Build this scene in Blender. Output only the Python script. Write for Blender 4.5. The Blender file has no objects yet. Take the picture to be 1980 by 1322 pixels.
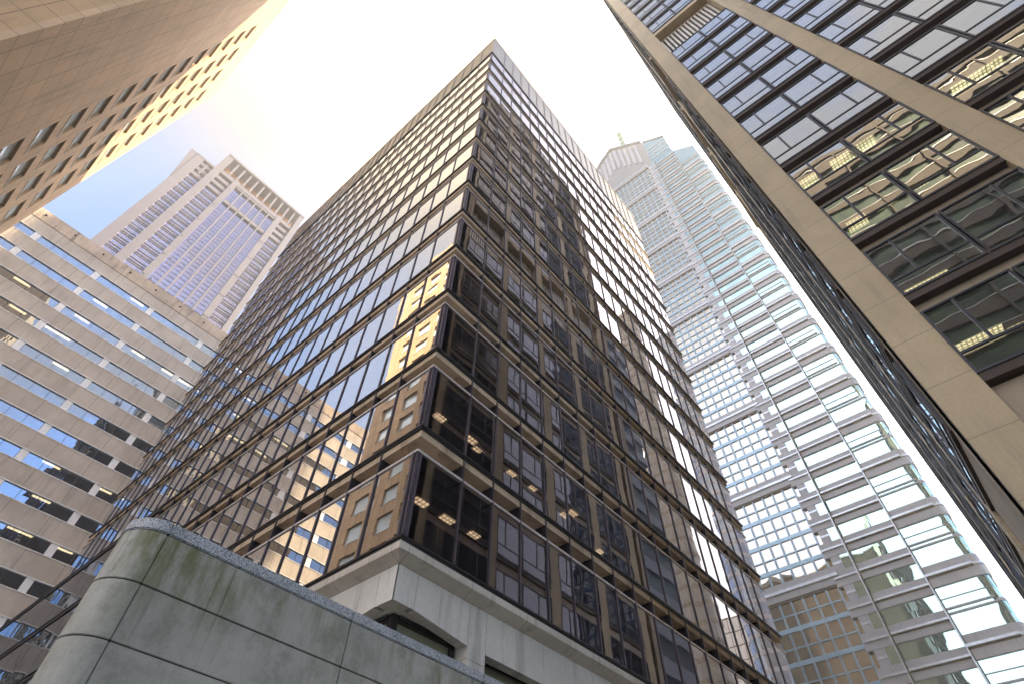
import bpy, bmesh, math, random
from mathutils import Vector, Matrix
random.seed(7)
scene = bpy.context.scene
# ------------------------------------------------------------------ camera
CX, CY, CZ = -7.7721, -10.4483, -8.0984          # lens position (z = 0 is the lowest floor line of the glass block)
CAM_R = Vector((0.64871119, -0.76091964, 0.01323272))
CAM_U = Vector((-0.60134909, -0.50185989, 0.62170404))
CAM_F = Vector((0.46642584, 0.41126385, 0.78314046))
FPX = 1083.79
cam_data = bpy.data.cameras.new("camera")
cam = bpy.data.objects.new("camera", cam_data)
scene.collection.objects.link(cam)
m = Matrix.Identity(4)
for i in range(3):
    m[i][0] = CAM_R[i]; m[i][1] = CAM_U[i]; m[i][2] = -CAM_F[i]
m[0][3], m[1][3], m[2][3] = CX, CY, CZ
cam.matrix_world = m
cam_data.sensor_width = 36.0
cam_data.lens = 36.0 * FPX / 1980.0
cam_data.clip_start = 0.05
cam_data.clip_end = 6000
scene.camera = cam
# ------------------------------------------------------------------ sky
SUN_EL = math.radians(41.0)
SUN_DIR = Vector((18.85, -14.1, 0)).normalized() * math.cos(SUN_EL) + Vector((0, 0, math.sin(SUN_EL)))
world = bpy.data.worlds.new("World"); scene.world = world
world.use_nodes = True
wn = world.node_tree; wn.nodes.clear()
def N(t, tree=wn, **kw):
    n = tree.nodes.new(t)
    for k, v in kw.items(): setattr(n, k, v)
    return n
wo = N("ShaderNodeOutputWorld")
sky = N("ShaderNodeTexSky"); sky.sky_type = 'NISHITA'; sky.sun_disc = False
sky.sun_elevation = SUN_EL
sky.sun_rotation = math.atan2(SUN_DIR.x, SUN_DIR.y)
sky.air_density = 1.0; sky.dust_density = 0.4; sky.ozone_density = 3.0
bg1 = N("ShaderNodeBackground"); bg1.inputs[1].default_value = 0.15
bg2 = N("ShaderNodeBackground"); bg2.inputs[1].default_value = 1.0
tc = N("ShaderNodeTexCoord")
def wmath(op, a, b=None, c=None):
    n = N("ShaderNodeMath"); n.operation = op
    for i, v in enumerate((a, b, c)):
        if v is None: continue
        if isinstance(v, (int, float)): n.inputs[i].default_value = v
        else: wn.links.new(v, n.inputs[i])
    return n.outputs[0]
def wdot(vec):
    n = N("ShaderNodeVectorMath"); n.operation = 'DOT_PRODUCT'
    wn.links.new(tc.outputs['Generated'], n.inputs[0]); n.inputs[1].default_value = vec
    return n.outputs['Value']
def wsmooth(v, a, b):
    n = N("ShaderNodeMapRange"); n.interpolation_type = 'SMOOTHSTEP'
    wn.links.new(v, n.inputs[0]); n.inputs[1].default_value = a; n.inputs[2].default_value = b
    return n.outputs[0]
noise = N("ShaderNodeTexNoise"); noise.inputs['Scale'].default_value = 2.6; noise.inputs['Detail'].default_value = 7
noise.inputs['Roughness'].default_value = 0.55
mp = N("ShaderNodeMapping"); mp.inputs['Scale'].default_value = (1, 1, 1.5); mp.inputs['Location'].default_value = (3.1, 1.7, .4)
wn.links.new(tc.outputs['Generated'], mp.inputs[0]); wn.links.new(mp.outputs[0], noise.inputs['Vector'])
east = wsmooth(wdot(Vector((0.80, 0.12, 0.58)).normalized()), 0.50, 0.88)
west = wsmooth(wdot(Vector((-1, 0, 0))), 0.50, 0.74)
cl = wsmooth(noise.outputs[0], 0.47, 0.68)
north = wsmooth(wdot(Vector((-0.15, 0.68, 0.72)).normalized()), 0.80, 0.97)
cl = wmath('MULTIPLY', cl, wmath('SUBTRACT', 1.0, wmath('MULTIPLY', north, 0.5)))
cover = wmath('MAXIMUM', wmath('MAXIMUM', east, wmath('MULTIPLY', west, 0.95)), wmath('MULTIPLY', cl, 0.8))
veil = wsmooth(wdot(Vector((-1, 0, 0))), 0.20, 0.42)
cover = wmath('MINIMUM', wmath('ADD', cover, wmath('ADD', 0.05, wmath('MULTIPLY', veil, 0.38))), 1.0)
warm = wsmooth(wdot(Vector((-0.042, 0.235, 0.971)).normalized()), 0.88, 0.99)
core = wsmooth(wdot(Vector((-0.042, 0.235, 0.971)).normalized()), 0.955, 1.0)
mixc = N("ShaderNodeMix"); mixc.data_type = 'RGBA'
wn.links.new(warm, mixc.inputs[0])
mixc.inputs[6].default_value = (0.97, 0.95, 1.0, 1); mixc.inputs[7].default_value = (1.0, 0.79, 0.50, 1)
wn.links.new(mixc.outputs[2], bg2.inputs[0])
bg2s = wmath('ADD', wmath('ADD', wmath('MULTIPLY', east, 0.75), wmath('MULTIPLY', west, 0.75)), wmath('ADD', wmath('ADD', 0.22, wmath('MULTIPLY', warm, 0.12)), wmath('MULTIPLY', core, 0.35)))
wn.links.new(bg2s, bg2.inputs[1])
wmix = N("ShaderNodeMixShader")
cover2 = wmath('MAXIMUM', cover, wmath('MULTIPLY', warm, 0.85))
wn.links.new(cover2, wmix.inputs[0]); wn.links.new(sky.outputs[0], bg1.inputs[0])
wn.links.new(bg1.outputs[0], wmix.inputs[1]); wn.links.new(bg2.outputs[0], wmix.inputs[2])
wn.links.new(wmix.outputs[0], wo.inputs[0])
# ------------------------------------------------------------------ sun
sd = bpy.data.lights.new("sun", 'SUN'); sd.energy = 5.0; sd.angle = math.radians(0.5); sd.color = (1.0, 0.80, 0.52)
so = bpy.data.objects.new("sun", sd); scene.collection.objects.link(so)
so.rotation_euler = (-SUN_DIR).to_track_quat('-Z', 'Y').to_euler()
scene.view_settings.view_transform = 'Standard'; scene.view_settings.look = 'None'
scene.view_settings.exposure = 1.8; scene.view_settings.gamma = 1.0
scene.cycles.max_bounces = 7; scene.cycles.glossy_bounces = 4; scene.cycles.transparent_max_bounces = 12
scene.cycles.diffuse_bounces = 3
GROUND = CZ - 1.6
# ------------------------------------------------------------------ materials
def new_mat(name):
    mt = bpy.data.materials.new(name); mt.use_nodes = True
    nt = mt.node_tree; nt.nodes.clear()
    out = nt.nodes.new("ShaderNodeOutputMaterial")
    return mt, nt, out
def lk(nt, a, b): nt.links.new(a, b)
def pos(nt, scale=(1, 1, 1), loc=(0, 0, 0)):
    g = nt.nodes.new("ShaderNodeNewGeometry"); mpn = nt.nodes.new("ShaderNodeMapping")
    mpn.inputs['Scale'].default_value = scale; mpn.inputs['Location'].default_value = loc
    lk(nt, g.outputs['Position'], mpn.inputs[0]); return mpn.outputs[0]
def nz(nt, vec, scale, detail=5, rough=0.6):
    n = nt.nodes.new("ShaderNodeTexNoise"); n.inputs['Scale'].default_value = scale
    n.inputs['Detail'].default_value = detail; n.inputs['Roughness'].default_value = rough
    lk(nt, vec, n.inputs['Vector']); return n.outputs[0]
def mr(nt, v, a, b, c=0.0, d=1.0, smooth=True):
    n = nt.nodes.new("ShaderNodeMapRange")
    if smooth: n.interpolation_type = 'SMOOTHSTEP'
    lk(nt, v, n.inputs[0]); n.inputs[1].default_value = a; n.inputs[2].default_value = b
    n.inputs[3].default_value = c; n.inputs[4].default_value = d; return n.outputs[0]
def mixrgb(nt, f, a, b, blend='MIX'):
    n = nt.nodes.new("ShaderNodeMix"); n.data_type = 'RGBA'; n.blend_type = blend
    for i, v in ((0, f), (6, a), (7, b)):
        if isinstance(v, (int, float)): n.inputs[i].default_value = v
        elif isinstance(v, tuple): n.inputs[i].default_value = (*v, 1)
        else: lk(nt, v, n.inputs[i])
    return n.outputs[2]
def mth(nt, op, a, b):
    n = nt.nodes.new("ShaderNodeMath"); n.operation = op
    for i, v in enumerate((a, b)):
        if isinstance(v, (int, float)): n.inputs[i].default_value = v
        else: lk(nt, v, n.inputs[i])
    return n.outputs[0]
def joints(nt, specs, width=0.012):
    """1 in the open joints of a panel grid; specs = (axis, period, offset)"""
    g = nt.nodes.new("ShaderNodeNewGeometry"); sp = nt.nodes.new("ShaderNodeSeparateXYZ")
    lk(nt, g.outputs['Position'], sp.inputs[0]); tot = None
    for ax, per, off in specs:
        a = mth(nt, 'SUBTRACT', sp.outputs[ax], off)
        a = mth(nt, 'PINGPONG', a, per / 2.0)
        l = mth(nt, 'LESS_THAN', a, width)
        tot = l if tot is None else mth(nt, 'MAXIMUM', tot, l)
    return tot
def principled(nt, out, col, rough=0.7, metal=0.0, spec=0.5, bump=None, bs=0.3, bd=0.01):
    p = nt.nodes.new("ShaderNodeBsdfPrincipled")
    if isinstance(col, tuple): p.inputs['Base Color'].default_value = (*col, 1)
    else: lk(nt, col, p.inputs['Base Color'])
    if isinstance(rough, (int, float)): p.inputs['Roughness'].default_value = rough
    else: lk(nt, rough, p.inputs['Roughness'])
    p.inputs['Metallic'].default_value = metal
    p.inputs['Specular IOR Level'].default_value = spec
    if bump is not None:
        b = nt.nodes.new("ShaderNodeBump"); b.inputs['Strength'].default_value = bs; b.inputs['Distance'].default_value = bd
        lk(nt, bump, b.inputs['Height']); lk(nt, b.outputs[0], p.inputs['Normal'])
    lk(nt, p.outputs[0], out.inputs[0]); return p
def stone(name, col, var=0.18, stain=0.25, stain_col=(.12, .10, .08), jspec=None, jcol=0.35, rough=0.75, jw=0.014, streak=1.0):
    mt, nt, out = new_mat(name)
    big = nz(nt, pos(nt), 0.35, 4); fine = nz(nt, pos(nt), 9.0, 6, .7)
    st = nz(nt, pos(nt, (1.6, 1.6, 0.16)), 1.0, 6, .65)
    c = mixrgb(nt, mr(nt, big, .3, .7), tuple(x * (1 - var) for x in col), tuple(min(1, x * (1 + var)) for x in col))
    c = mixrgb(nt, mr(nt, fine, .3, .75, 0, .35), c, tuple(x * .7 for x in col))
    c = mixrgb(nt, mr(nt, st, .49, .70, 0, min(.85, stain * streak)), c, stain_col)
    if jspec:
        if len(jspec) > 1:
            # every panel a slightly different tone, like cut stone
            g = nt.nodes.new("ShaderNodeNewGeometry"); sp = nt.nodes.new("ShaderNodeSeparateXYZ"); lk(nt, g.outputs['Position'], sp.inputs[0])
            cb = nt.nodes.new("ShaderNodeCombineXYZ")
            for k, (ax, per, off) in enumerate(jspec[:2]):
                a = mth(nt, 'FLOOR', mth(nt, 'DIVIDE', mth(nt, 'SUBTRACT', sp.outputs[ax], off), per), 0)
                lk(nt, a, cb.inputs[k])
            wnz = nt.nodes.new("ShaderNodeTexWhiteNoise"); lk(nt, cb.outputs[0], wnz.inputs[0])
            c = mixrgb(nt, mr(nt, wnz.outputs[0], 0, 1, 0, .30, False), c, tuple(x * .72 for x in col))
        j = joints(nt, jspec, jw)
        c = mixrgb(nt, j, c, tuple(x * jcol for x in col))
    principled(nt, out, c, rough, bump=fine, bs=.25, bd=.01)
    return mt
def plain(name, col, rough=0.5, metal=0.0, var=0.12, scale=1.5):
    mt, nt, out = new_mat(name)
    n = nz(nt, pos(nt), scale, 4)
    c = mixrgb(nt, mr(nt, n, .3, .7), tuple(x * (1 - var) for x in col), tuple(min(1, x * (1 + var)) for x in col))
    principled(nt, out, c, rough, metal); return mt
def glass(name, ior=2.2, body=(.02, .02, .025), tint=(.9, .95, 1.0), see=0.0, see_col=(.35, .36, .36), wav=0.012, wscale=0.55, panes=None, rough=0.0, boost=0.0):
    """coated window glass: mirror reflection by angle over a dark or see-through body"""
    mt, nt, out = new_mat(name)
    fr = nt.nodes.new("ShaderNodeFresnel"); fr.inputs[0].default_value = ior
    gl = nt.nodes.new("ShaderNodeBsdfGlossy"); gl.inputs['Color'].default_value = (*tint, 1); gl.inputs['Roughness'].default_value = rough
    df = nt.nodes.new("ShaderNodeBsdfDiffuse"); df.inputs[0].default_value = (*body, 1)
    base = df.outputs[0]
    if see > 0:
        tr = nt.nodes.new("ShaderNodeBsdfTransparent"); tr.inputs[0].default_value = (*see_col, 1)
        mx = nt.nodes.new("ShaderNodeMixShader"); mx.inputs[0].default_value = see
        lk(nt, df.outputs[0], mx.inputs[1]); lk(nt, tr.outputs[0], mx.inputs[2]); base = mx.outputs[0]
    h = nz(nt, pos(nt), wscale, 2, .4)
    b = nt.nodes.new("ShaderNodeBump"); b.inputs['Strength'].default_value = 1.0; b.inputs['Distance'].default_value = wav
    lk(nt, h, b.inputs['Height'])
    nrm = b.outputs[0]
    if panes:      # each pane sits at a slightly different angle
        g = nt.nodes.new("ShaderNodeNewGeometry"); sp = nt.nodes.new("ShaderNodeSeparateXYZ"); lk(nt, g.outputs['Position'], sp.inputs[0])
        cb = nt.nodes.new("ShaderNodeCombineXYZ")
        for k, (ax, per, off) in enumerate(panes[0]):
            lk(nt, mth(nt, 'FLOOR', mth(nt, 'DIVIDE', mth(nt, 'SUBTRACT', sp.outputs[ax], off), per), 0), cb.inputs[k])
        wv = nt.nodes.new("ShaderNodeTexWhiteNoise"); lk(nt, cb.outputs[0], wv.inputs[0])
        vm = nt.nodes.new("ShaderNodeVectorMath"); vm.operation = 'SUBTRACT'; lk(nt, wv.outputs['Color'], vm.inputs[0]); vm.inputs[1].default_value = (.5, .5, .5)
        vs = nt.nodes.new("ShaderNodeVectorMath"); vs.operation = 'SCALE'; lk(nt, vm.outputs[0], vs.inputs[0]); vs.inputs['Scale'].default_value = panes[1]
        va = nt.nodes.new("ShaderNodeVectorMath"); va.operation = 'ADD'; lk(nt, nrm, va.inputs[0]); lk(nt, vs.outputs[0], va.inputs[1])
        vn = nt.nodes.new("ShaderNodeVectorMath"); vn.operation = 'NORMALIZE'; lk(nt, va.outputs[0], vn.inputs[0]); nrm = vn.outputs[0]
    lk(nt, nrm, gl.inputs['Normal'])
    # clouded dirt veil
    dirt = mr(nt, nz(nt, pos(nt, (2.2, 2.2, .25)), 1.5, 5, .65), .5, .85, 0, .10)
    mix = nt.nodes.new("ShaderNodeMixShader")
    lk(nt, mr(nt, fr.outputs[0], 0, 1, boost, 1, False), mix.inputs[0]); lk(nt, base, mix.inputs[1]); lk(nt, gl.outputs[0], mix.inputs[2])
    dd = nt.nodes.new("ShaderNodeBsdfDiffuse"); dd.inputs[0].default_value = (.25, .24, .22, 1)
    m2 = nt.nodes.new("ShaderNodeMixShader"); lk(nt, dirt, m2.inputs[0]); lk(nt, mix.outputs[0], m2.inputs[1]); lk(nt, dd.outputs[0], m2.inputs[2])
    if see > 0:    # the inner side of the pane lets everything through
        bk = nt.nodes.new("ShaderNodeNewGeometry"); clr = nt.nodes.new("ShaderNodeBsdfTransparent"); m3 = nt.nodes.new("ShaderNodeMixShader")
        lk(nt, bk.outputs['Backfacing'], m3.inputs[0]); lk(nt, m2.outputs[0], m3.inputs[1]); lk(nt, clr.outputs[0], m3.inputs[2]); m2 = m3
    lk(nt, m2.outputs[0], out.inputs[0]); return mt
def lamp(name, col, strength, grid=True):
    mt, nt, out = new_mat(name)
    e = nt.nodes.new("ShaderNodeEmission"); e.inputs[1].default_value = strength
    c = col
    if grid:
        j = joints(nt, ((0, .16, 0), (1, .16, 0)), .028)
        cc = mixrgb(nt, j, col, tuple(x * .25 for x in col)); lk(nt, cc, e.inputs[0])
    else: e.inputs[0].default_value = (*col, 1)
    lk(nt, e.outputs[0], out.inputs[0]); return mt

F = 3.8                                    # floor height of the glass block
M = {}
M['bronze'] = plain('bronze_metal', (.024, .018, .021), .42, .3)
M['bronze_light'] = plain('mullion_metal', (.14, .12, .15), .35, .6)
M['dark'] = plain('dark_metal', (.02, .02, .026), .5, .2)
M['beam'] = stone('spandrel_concrete', (.62, .48, .34), .15, .5, (.10, .07, .05))
M['sill'] = plain('sill_metal', (.62, .58, .56), .45, .2)
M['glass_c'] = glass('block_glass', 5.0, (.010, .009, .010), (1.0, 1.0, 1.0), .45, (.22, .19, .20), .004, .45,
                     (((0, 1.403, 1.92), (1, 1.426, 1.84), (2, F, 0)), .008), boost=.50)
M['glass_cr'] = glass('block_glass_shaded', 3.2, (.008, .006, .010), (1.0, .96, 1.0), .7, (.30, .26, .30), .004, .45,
                     (((0, 1.403, 1.92), (1, 1.426, 1.84), (2, F, 0)), .008), boost=.10)  # same glass on the right front, its dimmer reflections put into the material
M['glass_base'] = glass('base_glass', 2.2, (.20, .21, .15), (.95, 1, .95), 0, wav=.01)
M['crown_bar'] = plain('crown_metal', (.50, .42, .32), .4, .2)
M['core'] = plain('interior_wall', (.05, .035, .03), .8)
M['ceil'] = plain('ceiling_tile', (.10, .085, .075), .85)
M['troffer'] = lamp('troffer_light', (1.0, .80, .42), 1.6)
M['troffer_b'] = lamp('office_light', (1.0, .86, .60), 2.2, False)
M['ledge'] = stone('ledge_limestone', (.62, .57, .50), .12, .45, (.16, .13, .10), ((0, 2.35, .3), (1, 2.35, .3)), rough=.7, jw=.008)
M['lime'] = stone('base_limestone', (.68, .66, .62), .10, .45, (.20, .17, .14), None)
M['roof'] = plain('roof_gravel', (.25, .24, .22), .9)

# ------------------------------------------------------------------ mesh helpers
COL = scene.collection
def project(p):
    d = Vector(p) - Vector((CX, CY, CZ)); w = d.dot(CAM_F)
    if w < .05: return None
    return 990 + FPX * d.dot(CAM_R) / w, 661 - FPX * d.dot(CAM_U) / w
class MB:
    def __init__(s): s.v = []; s.f = []; s.mi = []; s.mats = []
    def mid(s, mat):
        if mat not in s.mats: s.mats.append(mat)
        return s.mats.index(mat)
    def box(s, x0, x1, y0, y1, z0, z1, mat):
        if x0 > x1: x0, x1 = x1, x0
        if y0 > y1: y0, y1 = y1, y0
        if z0 > z1: z0, z1 = z1, z0
        n = len(s.v)
        s.v += [(x0, y0, z0), (x1, y0, z0), (x1, y1, z0), (x0, y1, z0), (x0, y0, z1), (x1, y0, z1), (x1, y1, z1), (x0, y1, z1)]
        k = s.mid(mat)
        for f in ((0, 3, 2, 1), (4, 5, 6, 7), (0, 1, 5, 4), (1, 2, 6, 5), (2, 3, 7, 6), (3, 0, 4, 7)):
            s.f.append(tuple(n + i for i in f)); s.mi.append(k)
    def prism(s, pts_a, pts_b, mat):
        """two matching outlines joined into a solid"""
        n = len(s.v); c = len(pts_a); s.v += list(pts_a) + list(pts_b); k = s.mid(mat)
        s.f.append(tuple(n + i for i in range(c))[::-1]); s.f.append(tuple(n + c + i for i in range(c)))
        for i in range(c):
            j = (i + 1) % c; s.f.append((n + i, n + j, n + c + j, n + c + i))
        s.mi += [k] * (c + 2)
    def quad(s, a, b, c, d, mat):
        n = len(s.v); s.v += [a, b, c, d]; s.f.append((n, n + 1, n + 2, n + 3)); s.mi.append(s.mid(mat))
    def add(s, o):
        n = len(s.v); s.v += o.v
        for f, k in zip(o.f, o.mi): s.f.append(tuple(n + i for i in f)); s.mi.append(s.mid(o.mats[k]))
    def area(s):
        """how large it shows in the photo"""
        ps = [project(v) for v in s.v[:64]]; ps = [p for p in ps if p]
        if not ps: return 0
        x0 = max(0, min(p[0] for p in ps)); x1 = min(1980, max(p[0] for p in ps))
        y0 = max(0, min(p[1] for p in ps)); y1 = min(1322, max(p[1] for p in ps))
        return max(0, x1 - x0) * max(0, y1 - y0)
    def build(s, name, parent=None, bevel=0, **props):
        me = bpy.data.meshes.new(name); me.from_pydata(s.v, [], s.f)
        for mt in s.mats: me.materials.append(mt)
        me.polygons.foreach_set('material_index', s.mi)
        bm = bmesh.new(); bm.from_mesh(me); bmesh.ops.recalc_face_normals(bm, faces=bm.faces)
        if bevel:
            bmesh.ops.remove_doubles(bm, verts=bm.verts, dist=1e-4)
            bmesh.ops.bevel(bm, geom=[e for e in bm.edges if len(e.link_faces) == 2 and e.calc_face_angle(0) > .6], offset=bevel, segments=2, affect='EDGES', clamp_overlap=True)
        bm.to_mesh(me); bm.free()
        o = bpy.data.objects.new(name, me); COL.objects.link(o)
        if parent is not None:
            o.parent = parent; o.matrix_parent_inverse = Matrix.Translation(-PW[parent.name])
            PW[o.name] = Vector((0, 0, 0))
        for k, v in props.items(): o[k] = v
        return o
PW = {}
def thing(name, label, cat, loc, group=None):
    o = bpy.data.objects.new(name, None); COL.objects.link(o); o.location = loc
    o['label'] = label; o['category'] = cat
    if group: o['group'] = group
    PW[o.name] = Vector(loc); return o
class Face:
    """a vertical facade plane: u runs along it, w is outward depth"""
    def __init__(s, axis, plane, sign): s.a = axis; s.p = plane; s.s = sign
    def box(s, mb, u0, u1, w0, w1, z0, z1, mat):
        a, b = s.p + s.s * w0, s.p + s.s * w1
        if s.a == 'x': mb.box(a, b, u0, u1, z0, z1, mat)
        else: mb.box(u0, u1, a, b, z0, z1, mat)
    def pt(s, u, w, z):
        a = s.p + s.s * w
        return (a, u, z) if s.a == 'x' else (u, a, z)
    def poly(s, mb, uz, w0, w1, mat):
        mb.prism([s.pt(u, w0, z) for u, z in uz], [s.pt(u, w1, z) for u, z in uz], mat)
def spread(root, name, items, sub=None, limit=100):
    """items: MB, or (MB, MB of its sub-part). The ones that show largest become parts, the rest one part."""
    rows = []
    for it in items:
        a, b = (it if isinstance(it, tuple) else (it, None))
        t = MB(); t.add(a)
        if b: t.add(b)
        rows.append((t.area(), a, b))
    rows.sort(key=lambda r: -r[0])
    for ar, a, b in rows[:limit]:
        o = a.build(name, root)
        if b: b.build(sub, o)
    if len(rows) > limit:
        t = MB()
        for ar, a, b in rows[limit:]:
            t.add(a)
            if b: t.add(b)
        t.build(name, root, kind='stuff')
def one(fn):
    mb = MB(); fn(mb); return mb

# ------------------------------------------------------------------ ground, road, pavement
M['ground'] = stone('ground_concrete', (.16, .155, .15), .15, .3)
M['asphalt'] = plain('asphalt', (.05, .05, .052), .85, 0, .3, 20)
M['paving'] = stone('pavement_slabs', (.28, .27, .25), .1, .2, (.12, .11, .1), ((0, .9, 0), (1, .9, 0)), jw=.006)
M['paint'] = plain('road_paint', (.75, .74, .70), .6)
mb = MB(); mb.box(-3000, 3000, -3000, 3000, GROUND - 1, GROUND - .16, M['ground']); mb.build('ground', kind='structure')
mb = MB(); mb.box(-16.5, -9.5, -300, 300, GROUND - .155, GROUND - .15, M['asphalt']); mb.box(-9.5, 300, -9.5, -6.5, GROUND - .155, GROUND - .15, M['asphalt'])
mb.build('road', kind='structure')
mb = MB()
for k in range(-30, 30):
    if not -16 < k * 5 < -4: mb.box(-13.07, -12.93, k * 5, k * 5 + 2.4, GROUND - .147, GROUND - .143, M['paint'])
mb.build('road_marking', kind='structure')
mb = MB(); mb.box(-9.5, 300, -6.5, .8, GROUND - .15, GROUND, M['paving']); mb.box(-9.5, 1, .8, 60, GROUND - .15, GROUND, M['paving'])
mb.box(-9.5, 300, -12.2, -9.5, GROUND - .15, GROUND, M['paving']); mb.box(-18.8, -16.5, -300, 300, GROUND - .15, GROUND, M['paving'])
mb.build('pavement', kind='structure')

# ================================================================== dark glass block in the middle
LL, LR = 37.86, 29.11
NL, NR = 24, 18
bl = [0.0] + [1.84 + i * (LL - 3.68) / NL for i in range(NL + 1)] + [LL]
br = [0.0] + [1.92 + i * (LR - 3.84) / NR for i in range(NR + 1)] + [LR]
FL = Face('x', 0.0, -1); FR = Face('y', 0.0, -1)
TOPF = 14
root = thing('glass_office_block', 'dark bronze glass office block in the centre, its sharp corner pointing at the viewer', 'office building', (0, 0, GROUND))
panes, mulls = [], []
for n in range(TOPF + 1):
    z0 = n * F; z1 = z0 + (2.78 if n < TOPF else 3.1)
    for face, bays in ((FL, bl), (FR, br)):
        for i in range(len(bays) - 1):
            if face is FL and n < 3 and i >= 16: continue        # wide panes there instead
            a, b = bays[i] + (.24 if i == 0 else .03), bays[i + 1] - (.3 if (i == len(bays) - 2) else .03)
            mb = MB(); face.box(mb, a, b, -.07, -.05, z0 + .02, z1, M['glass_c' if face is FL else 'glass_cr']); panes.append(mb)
spread(root, 'window', panes)
for face, bays in ((FL, bl), (FR, br)):
    for i in range(1, len(bays) - 1):
        u = bays[i]; mb = MB(); zs = 3 * F if (face is FL and i > 16) else 0
        face.box(mb, u - .022, u + .022, -.09, -.03, zs, 63.5, M['dark'])
        face.box(mb, u - .018, u + .018, -.03, .005, zs, 63.5, M['bronze_light'])
        mulls.append(mb)
spread(root, 'mullion', mulls)
for n in range(TOPF + 1):        # corner post, only as tall as the glass
    z0 = n * F + .02; z1 = n * F + 2.78
    mb = MB()
    mb.box(-.02 + .02, .07, .16, .24, z0, z1, M['bronze_light']); mb.box(.14, .22, .02, .08, z0, z1, M['bronze_light'])
    mb.box(.05, .13, .05, .13, z0, z1, M['bronze_light']); mb.box(.08, .3, .13, .3, z0, z1, M['dark'])
    mb.build('corner_post', root)
def ring(mb, w0, w1, z0, z1, mat, la=LL, lb=LR, ext=0.0):
    """an L running along both street fronts, mitred by butting"""
    x0, x1 = -w1, -w0
    mb.box(x0, x1, x0, la + ext, z0, z1, mat)
    mb.box(x1, lb + ext, x0, x1, z0, z1, mat)
for n in range(TOPF + 2):
    z = n * F if n <= TOPF else TOPF * F + 3.1 + .17
    WL = bl[16] if n in (1, 2) else LL; ex = 0 if n in (1, 2) else .12
    mb = MB(); ring(mb, -.20, .04, z - .07, z, M['bronze'], la=WL - ex + .12, lb=LR - ex + .12, ext=ex); ring(mb, -.20, .01, z - .15, z - .072, M['dark'], la=WL)
    WL = bl[16] if n <= 3 else LL
    mb.build('floor_lip', root)
    if n == 0 or n > TOPF: continue
    mb = MB(); ring(mb, -.55, -.05, z - .40, z - .152, M['beam'], la=WL)            # pale edge beam
    ring(mb, -.62, -.552, z - 1.0, z - .152, M['beam'], la=WL)                        # back of the recess
    for face, bays in ((FL, bl), (FR, br)):
        for u in bays[1:-1]:
            if face is FL and u > WL: continue
            face.box(mb, u - .06, u + .06, -.548, -.302, z - 1.02, z - .402, M['dark'])
            face.box(mb, u - .05, u + .05, -.302, -.09, z - 1.02, z - .402, M['dark'])
    mb.build('spandrel', root)
    mb = MB(); ring(mb, -.54, -.01, z - 1.02, z - .94, M['sill'], la=WL); mb.build('sill', root)
# glazed plant screen at the top
bars = []
for k in range(8):
    z = 56.5 + k * 1.03
    mb = MB(); ring(mb, -.045, -.01, z - .05, z + .05, M['crown_bar']); mb.build('screen_bar', root)
mb = MB(); ring(mb, -.07, -.052, 56.4, 63.7, M['glass_c']); mb.build('screen_glass', root)
mb = MB(); ring(mb, -.3, .0, 63.72, 63.9, M['crown_bar']); mb.build('parapet_cap', root)
# slabs, core, roof
slabs = []
for n in range(1, TOPF + 1):
    mb = MB(); mb.box(.64, LR - .05, .64, LL - .05, n * F - .99, n * F - .1, M['ceil']); mb.build('floor_slab', root)
mb = MB(); mb.box(.3, LR, .3, LL, 56.6, 57, M['roof']); mb.build('roof_slab', root)
mb = MB(); mb.box(7, 22, 8, 30, -.2, 56.6, M['core']); mb.build('service_core', root)
mb = MB(); mb.box(LR - .25, LR + .35, .32, 1.1, -.2, 63.6, M['lime']); mb.box(LR - .30, LR - .02, 1.1, LL, -.2, 56.3, M['core']); mb.build('end_pier', root)
mb = MB(); mb.box(.4, LR - .3, LL - .3, LL - .02, 11.5, 56.3, M['core']); mb.build('north_wall', root)
# ceiling lights where the photo shows them, laid on the ceilings behind the right-hand front
def ray(px, py):
    return (CAM_R * ((px - 990) / FPX) - CAM_U * ((py - 661) / FPX) + CAM_F).normalized()
def ceiling_hit(px, py, face, plane):
    d = ray(px, py); C0 = Vector((CX, CY, CZ))
    t = (plane - C0[1 if face == 'y' else 0]) / d[1 if face == 'y' else 0]
    h = C0 + d * t; n = math.floor(h.z / F); zc = (n + 1) * F - 1.02
    t = (zc - C0.z) / d.z; h = C0 + d * t
    return n, h
for px_, py_, s in ((813, 970, .55), (865, 1002, .55), (917, 1033, .45), (990, 914, .45), (1030, 943, .4), (850, 806, .5), (911, 850, .5), (922, 868, .4), (1090, 995, .45), (1160, 1065, .4), (1108, 990, .5), (655, 880, .5), (597, 1028, .5), (1275, 970, .35)):
    n, h = ceiling_hit(px_, py_, 'y' if px_ > 790 else 'x', 0)
    if h.y < .9 or h.x < .9: continue
    s *= .5; mb = MB(); mb.box(h.x - s, h.x + s, h.y - s * .55, h.y + s * .55, h.z - .03, h.z, M['troffer']); mb.build('ceiling_light', root)
# blinds and a timber rail glimpsed inside the lowest floors
M['timber'] = plain('timber_rail', (.30, .12, .05), .6)
M['column'] = plain('painted_column', (.40, .41, .44), .6)
for n, a, b in ((0, .9, 28.0), (2, 1.9, 9)):
    mb = MB(); mb.box(a, b, 1.5, 1.62, n * F + .95, n * F + 1.2, M['timber']); mb.build('handrail', root)
for n in (0, 2):
    mb = MB(); mb.box(2.9, 3.35, 2.2, 2.7, n * F - .08, n * F + 2.8, M['column']); mb.build('column', root)
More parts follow.
